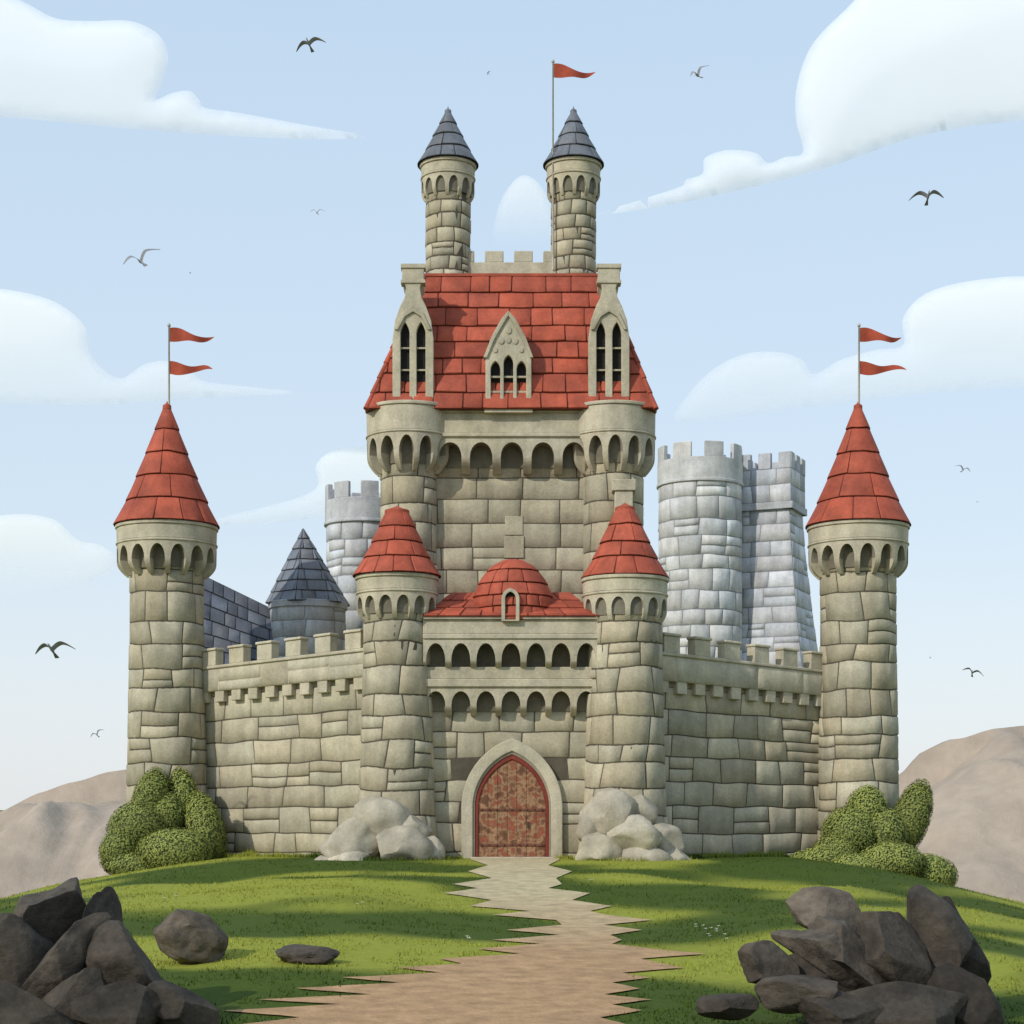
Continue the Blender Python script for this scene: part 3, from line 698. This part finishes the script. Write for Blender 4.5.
rocks('boulder_pile',[(610,815,28,23,0,.1,.95),(632,836,26,19,0,-.4,1.1),(598,852,22,18,0,-.3,1.),(646,857,24,14,10,-.4,1.),(674,862,18,12,0,0,.9),(626,866,20,9,0,-.6,.9),(590,828,12,18,0,.3,.85),(664,842,18,17,0,.2,.85),(640,812,16,16,0,.4,.85)],.3,BC,sharp=35,**BK)
# ------------------------------------------------------------------ bushes
def bush(lobes,y0):
    mb=MB(); vb=[];fb=[];cb=[]
    for i,(px,q,rx,rz,roll,dy) in enumerate(lobes):
        y=y0+dy; s=sc(y); c=Vector((WX(px,y),y,WZ(q,y))); rl=math.radians(roll)
        Rm=Matrix.Rotation(rl,3,'Y'); S=Vector((rx*s,min(rx,rz)*s*1.05,rz*s))
        rock(mb,c,tuple(S*.93),(0,rl,0),(.075,.095,.025),cuts=0,ns=.05,sub=3,seed=i+40,mat=LEAF)
        n=int(4200*(rx*rz)/700)
        base=U(.85,1.2)
        for _ in range(n):
            p=Vector((random.gauss(0,1),random.gauss(0,1),random.gauss(0,1))).normalized()
            if p.y>.6: continue
            k=1+.05*noise.noise(p*2.5+Vector((i*3,0,0)))+U(-.05,.035)
            if noise.noise(p*4+Vector((i*7,3,0)))<-.45: k-=.08
            P0=c+Rm@Vector((p.x*S.x*k,p.y*S.y*k,p.z*S.z*k))
            nrm=(Rm@p+Vector((U(-.25,.25),U(-.25,.25),U(-.1,.3)))).normalized(); t=nrm.orthogonal().normalized(); t.rotate(Matrix.Rotation(U(0,TAU),3,nrm)); b_=nrm.cross(t)
            L_=U(.055,.105); w=L_*.42; b=len(vb)
            vb+=[P0-t*L_*.5,P0+b_*w,P0+t*L_*.6-nrm*.015,P0-b_*w]; fb.append((b,b+1,b+2,b+3))
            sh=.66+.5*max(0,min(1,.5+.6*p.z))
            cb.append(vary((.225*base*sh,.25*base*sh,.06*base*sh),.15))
    mb.add(vb,fb,cb,LEAF); return mb.obj('bush',sharp=0,recalc=False)
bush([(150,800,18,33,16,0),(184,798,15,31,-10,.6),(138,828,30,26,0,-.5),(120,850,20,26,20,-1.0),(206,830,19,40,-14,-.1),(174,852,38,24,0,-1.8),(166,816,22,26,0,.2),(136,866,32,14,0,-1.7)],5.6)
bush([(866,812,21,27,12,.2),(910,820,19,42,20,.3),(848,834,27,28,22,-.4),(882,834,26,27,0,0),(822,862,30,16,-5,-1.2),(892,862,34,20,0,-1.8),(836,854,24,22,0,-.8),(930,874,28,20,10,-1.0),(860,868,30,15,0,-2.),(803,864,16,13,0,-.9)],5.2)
# ------------------------------------------------------------------ hills
def hill(sil,Y,depth,seed):
    mb=MB(); xs_=[WX(p,Y) for p,_ in sil]; zs=[WZ(q,Y) for _,q in sil]; P=[]
    def prof(x):
        if x<=xs_[0]: return zs[0]
        for i in range(len(xs_)-1):
            if x<=xs_[i+1]:
                t=(x-xs_[i])/(xs_[i+1]-xs_[i]); t=t*t*(3-2*t)*.5+t*.5; return zs[i]*(1-t)+zs[i+1]*t
        return zs[-1]
    nx,ny=200,90
    for j in range(ny+1):
        row=[]; t=j/ny*2-1
        for i in range(nx+1):
            x=xs_[0]+(xs_[-1]-xs_[0])*i/nx; f=math.cos(t*math.pi/2)**.8 if abs(t)<1 else 0
            top=prof(x)+16
            rg=1-abs(noise.noise((x*.07+seed,t*2.2,seed)))*1.6-abs(noise.noise((x*.2+seed,t*4.2,seed)))*.6
            z=-16+top*f*(1 if abs(t)<.03 else (.78+.22*rg))+noise.noise((x*.2,t*8,seed))*.5*f
            row.append((x+t*10*math.sin(x*.05+seed),Y+t*depth,z))
        P.append(row)
    mb.grid(P,(.37,.30,.235),HILLM); return mb.obj('hill',sharp=0)
hill([(-1100,900),(-700,812),(-350,792),(-120,800),(0,813),(40,792),(75,780),(110,773),(150,768),(230,770),(330,800),(450,900)],150,55,2.3)
hill([(560,910),(700,850),(850,800),(898,775),(925,753),(955,738),(990,729),(1024,726),(1090,724),(1200,735),(1400,770),(1700,800),(2100,1000)],130,50,7.1)
# ------------------------------------------------------------------ clouds
m,nt,N,L=nodes('cloud_vapour'); CLOUD=m
out=N.new('ShaderNodeOutputMaterial'); df=N.new('ShaderNodeBsdfDiffuse'); df.inputs[0].default_value=(.90,.93,.97,1)
tr=N.new('ShaderNodeBsdfTransparent'); m2=N.new('ShaderNodeMixShader')
at=N.new('ShaderNodeAttribute'); at.attribute_name='Col'
sp=N.new('ShaderNodeSeparateColor'); L.new(at.outputs['Color'],sp.inputs[0])
L.new(sp.outputs[0],m2.inputs[0]); L.new(tr.outputs[0],m2.inputs[1]); L.new(df.outputs[0],m2.inputs[2]); L.new(m2.outputs[0],out.inputs[0])
def catmull(pts,k=6):
    n=len(pts); o=[]
    for i in range(n):
        p0,p1,p2,p3=[Vector(pts[(i+j-1)%n]) for j in range(4)]
        for t in range(k):
            t/=k; o.append(.5*((2*p1)+(p2-p0)*t+(2*p0-5*p1+4*p2-p3)*t*t+(3*p1-p0-3*p2+p3)*t**3))
    return o
def geometry_closest(p,a,b):
    ab=b-a; l=ab.length_squared
    if l==0: return a
    t=max(0,min(1,(p-a).dot(ab)/l)); return a+ab*t
def cloud(pts,Y,puff=.05,lo=.05,hi=.74,f0=0.,f1=.95):
    out=catmull([(WX(a,Y),WZ(b,Y)) for a,b in pts]); n=len(out)
    x0=min(p.x for p in out);x1=max(p.x for p in out);z0=min(p.y for p in out);z1=max(p.y for p in out)
    st=max(2.2,(x1-x0)/70)
    vin=list(out); edges=[(i,(i+1)%n) for i in range(n)]
    x=x0
    while x<x1:
        z=z0
        while z<z1:
            p=Vector((x+U(-.2,.2)*st,z+U(-.2,.2)*st)); vin.append(p); z+=st
        x+=st
    r=geometry.delaunay_2d_cdt(vin,edges,[list(range(n))],1,1e-4)
    vs_,fs=r[0],r[2]
    dd=[min((p-geometry_closest(p,out[i],out[(i+1)%n])).length for i in range(n)) for p in vs_]; dm=max(dd)
    def alpha(v,q):
        f=ss(f0,f1,(v.y-z0)/(z1-z0)+.1*noise.noise((v.x*.02,v.y*.04,0)))
        return (lo+(hi-lo)*f)*(.45+.55*min(1,q/(st*1.0)))
    mb=MB(); al=[]
    for sg in (-1,1):
        V=[]
        for v,q in zip(vs_,dd):
            t=min(1,q/(dm*.9)); h=math.sqrt(max(0,1-(1-t)**2))*dm*puff*(1+.15*noise.noise((v.x*.03,v.y*.03,sg)))
            V.append((v.x,Y+sg*h,v.y))
            al.append(alpha(v,q) if sg<0 else alpha(v,q)*.35)
        mb.add(V,[list(f) for f in fs],(.9,.9,.9),CLOUD)
    o=mb.obj('cloud',sharp=0,recalc=False); me=o.data; buf=[]
    for l in me.loops: a=al[l.vertex_index]; buf+=[a,a,a,1.]
    me.color_attributes['Col'].data.foreach_set('color',buf)
cloud([(-240,40),(-120,0),(-40,-25),(20,0),(55,18),(90,21),(130,21),(158,34),(168,55),(164,78),(156,99),(172,93),(190,91),(200,101),(206,108),(240,113),(300,124),(368,137),(300,139),(200,134),(100,126),(0,117),(-140,112),(-250,90)],520,lo=.55,hi=.74)
cloud([(803,152),(796,120),(797,85),(812,45),(845,10),(890,-30),(1000,-80),(1150,-60),(1260,20),(1200,100),(1040,118),(960,128),(900,142),(820,170),(740,190),(680,203),(592,216),(640,200),(682,186),(680,181),(702,174),(705,158),(728,150),(756,153),(768,163),(785,157)],560,lo=.6,hi=.76)
cloud([(-200,340),(-110,300),(-40,288),(10,290),(55,302),(84,325),(89,352),(104,370),(122,378),(145,364),(170,361),(190,370),(204,381),(250,387),(297,393),(200,398),(100,405),(0,403),(-120,398),(-210,380)],500,lo=.35)
cloud([(676,420),(690,392),(715,368),(745,354),(778,352),(802,360),(814,374),(840,360),(875,350),(903,345),(903,318),(925,294),(970,281),(1040,277),(1130,295),(1210,350),(1120,382),(1000,388),(900,396),(800,408),(730,418)],540,lo=.2)
cloud([(-140,560),(-80,530),(-20,519),(20,514),(55,520),(78,540),(100,545),(114,556),(108,574),(60,590),(0,598),(-80,592)],600,lo=.05)
cloud([(495,246),(497,212),(508,188),(524,175),(541,186),(552,212),(556,246),(527,262)],640,lo=0.,hi=.55,f0=.1,f1=1.)
cloud([(205,523),(260,508),(300,497),(318,485),(316,465),(334,450),(368,446),(400,458),(430,490),(420,512),(340,516),(260,524)],620,lo=.25,hi=.62)
# ------------------------------------------------------------------ flags
def pole(px,Y,qb,qt,pen):
    par=empty('flagpole'); s=sc(Y); x=WX(px,Y); mb=MB()
    def C(r,z): return [Vector((x+r*math.cos(TAU*i/10),Y+r*math.sin(TAU*i/10),z)) for i in range(10)]
    za,zt=WZ(qb,Y),WZ(qt,Y)
    mb.grid([C(.05,za),C(.035,zt),C(.07,zt+.02),C(.08,zt+.08),C(.04,zt+.15),C(.004,zt+.18)],(.45,.42,.36),METAL,close=True); mb.obj('pole',par,sharp=0)
    for k,(q0,q1,ln,ph) in enumerate(pen):
        mb=MB(); P=[]; z0=WZ(q0,Y);h=(q1-q0)*s
        for j in range(7):
            row=[]
            for i in range(25):
                t=i/24; w=h*(1-t)**.75*(1+.15*math.sin(t*9)); zc=z0-h/2-.12*t*h/.5+.13*math.sin(t*6.5+ph)*(t+.2)
                row.append((x+.04+t*ln*s,Y+.22*math.sin(t*8+ph)*t,zc+w*(j/6-.5)))
            P.append(row)
        mb.grid(P,(.36,.065,.032),CLOTH); mb.obj('pennant',par,sharp=0)
pole(169,8,408,327,[(328,342,44,.6),(361,374,44,2.9)])
pole(859,8,408,327,[(328,342,43,.4),(361,374,46,3.1)])
pole(553,10.2,270,63,[(64,78,42,1.)])
# ------------------------------------------------------------------ birds
def bird(px,q,span,Y,yaw,roll,dih,fold,col=(.22,.225,.225)):
    s=sc(Y); w=span*s; mb=MB()
    b=w*.27
    prof=[(-.62,.012),(-.5,.03),(-.3,.09),(0,.13),(.28,.11),(.45,.065),(.55,.07),(.64,.05),(.72,.018),(.82,.004)]
    mb.grid([[Vector((r*b*math.cos(TAU*i/12),y*b,r*b*.9*math.sin(TAU*i/12)+(.03*b if y>.5 else 0))) for i in range(12)] for y,r in prof],col,FEATHER,close=True)
    mb.grid([[Vector((a*b*wd,y*b,th*b)) for a in (-1,-.5,0,.5,1)] for y,wd,th in ((-.35,.08,.02),(-.9,.2,.0),(-.98,.17,0),(-.9,.19,-.02),(-.35,.08,-.03))],tuple(c*.8 for c in col),FEATHER)
    for sg in (-1,1):
        P=[]
        for k in range(13):
            t=k/12
            x=w*.5*t
            zz=w*(dih*math.sin(min(t,.45)/.45*math.pi/2)*.42-fold*.3*max(0,t-.4)**1.4)
            ch=b*(.44*(1-t)**.5*(1+.25*math.sin(t*3.1))+.02); le=b*(.25+.22*math.sin(t*3.3)-.75*t*t*.9)
            P.append([Vector((sg*x,le,zz)),Vector((sg*x,le-ch*.3,zz+.035*b)),Vector((sg*x,le-ch,zz)),Vector((sg*x,le-ch*.3,zz-.02*b)),Vector((sg*x,le,zz))])
        mb.grid(P,tuple(c*(.9 if sg>0 else 1.05) for c in col),FEATHER)
    T=Matrix.Translation((WX(px,Y),Y,WZ(q,Y)))@Matrix.Rotation(math.radians(yaw),4,'Z')@Matrix.Rotation(math.radians(roll),4,'Y')@Matrix.Rotation(math.radians(38),4,'X')
    mb.v=[tuple(T@Vector(v)) for v in mb.v]
    mb.obj('bird',sharp=50)
for a in ((309,44,34,6,160,8,.3,.6),(698,76,26,9,25,-34,.6,.1),(488,73,7,90,120,10,.4,.6),(317,213,16,30,25,-10,.5,.5),(141,262,42,4,25,-28,.5,.2),(190,273,5,120,120,0,.3,.5),(928,197,37,3,185,6,.4,.6),(963,470,18,20,-30,25,.45,.4),(977,502,5,110,30,0,.3,.5),(52,650,46,0,165,5,.35,.6),(97,735,16,12,30,-30,.6,.3),(972,673,23,6,150,-18,.4,.5),(930,658,6,90,70,0,.4,.4)): bird(*a,col=(.27,.275,.28))
# ------------------------------------------------------------------ light, sky, camera
sd=Vector((-.60,-.60,.56)).normalized()
su=bpy.data.lights.new('sun','SUN'); su.energy=2.9; su.angle=math.radians(.6); su.color=(1,.94,.84)
so_=bpy.data.objects.new('sun',su); coll.objects.link(so_); so_.rotation_euler=sd.to_track_quat('Z','Y').to_euler()
w=bpy.data.worlds.new('World'); scene.world=w; w.use_nodes=True; nt=w.node_tree; nt.nodes.clear()
sk=nt.nodes.new('ShaderNodeTexSky'); sk.sky_type='NISHITA'; sk.sun_disc=False; sk.sun_elevation=math.asin(sd.z); sk.sun_rotation=math.atan2(sd.x,sd.y)%TAU
sk.dust_density=1.5; sk.air_density=1.; sk.ozone_density=1.5
tcw=nt.nodes.new('ShaderNodeTexCoord'); sxw=nt.nodes.new('ShaderNodeSeparateXYZ'); nt.links.new(tcw.outputs['Generated'],sxw.inputs[0])
rw=nt.nodes.new('ShaderNodeValToRGB'); nt.links.new(sxw.outputs['Z'],rw.inputs[0])
rw.color_ramp.elements[0].position=0.; rw.color_ramp.elements[0].color=(.92,.955,.98,1)
rw.color_ramp.elements[1].position=.5; rw.color_ramp.elements[1].color=(.60,.79,1.,1)
e=rw.color_ramp.elements.new(.16); e.color=(.74,.875,1.,1)
vm=nt.nodes.new('ShaderNodeVectorMath'); vm.operation='SCALE'; vm.inputs['Scale'].default_value=10.6; nt.links.new(rw.outputs[0],vm.inputs[0])
mx=nt.nodes.new('ShaderNodeMix'); mx.data_type='RGBA'; mx.inputs[0].default_value=.75
bg=nt.nodes.new('ShaderNodeBackground'); bg.inputs[1].default_value=.1; wo=nt.nodes.new('ShaderNodeOutputWorld')
nt.links.new(sk.outputs[0],mx.inputs[6]); nt.links.new(vm.outputs[0],mx.inputs[7]); nt.links.new(mx.outputs[2],bg.inputs[0]); nt.links.new(bg.outputs[0],wo.inputs[0])
cam=bpy.data.cameras.new('camera'); cam.sensor_width=36; cam.lens=F/1024*36; cam.shift_y=(HOR-512)/1024; cam.clip_end=5000
co=bpy.data.objects.new('camera',cam); coll.objects.link(co); co.location=(0,-D,CZ); co.rotation_euler=(math.pi/2,0,0); scene.camera=co
scene.view_settings.view_transform='Standard'; scene.view_settings.look='None'; scene.view_settings.exposure=0
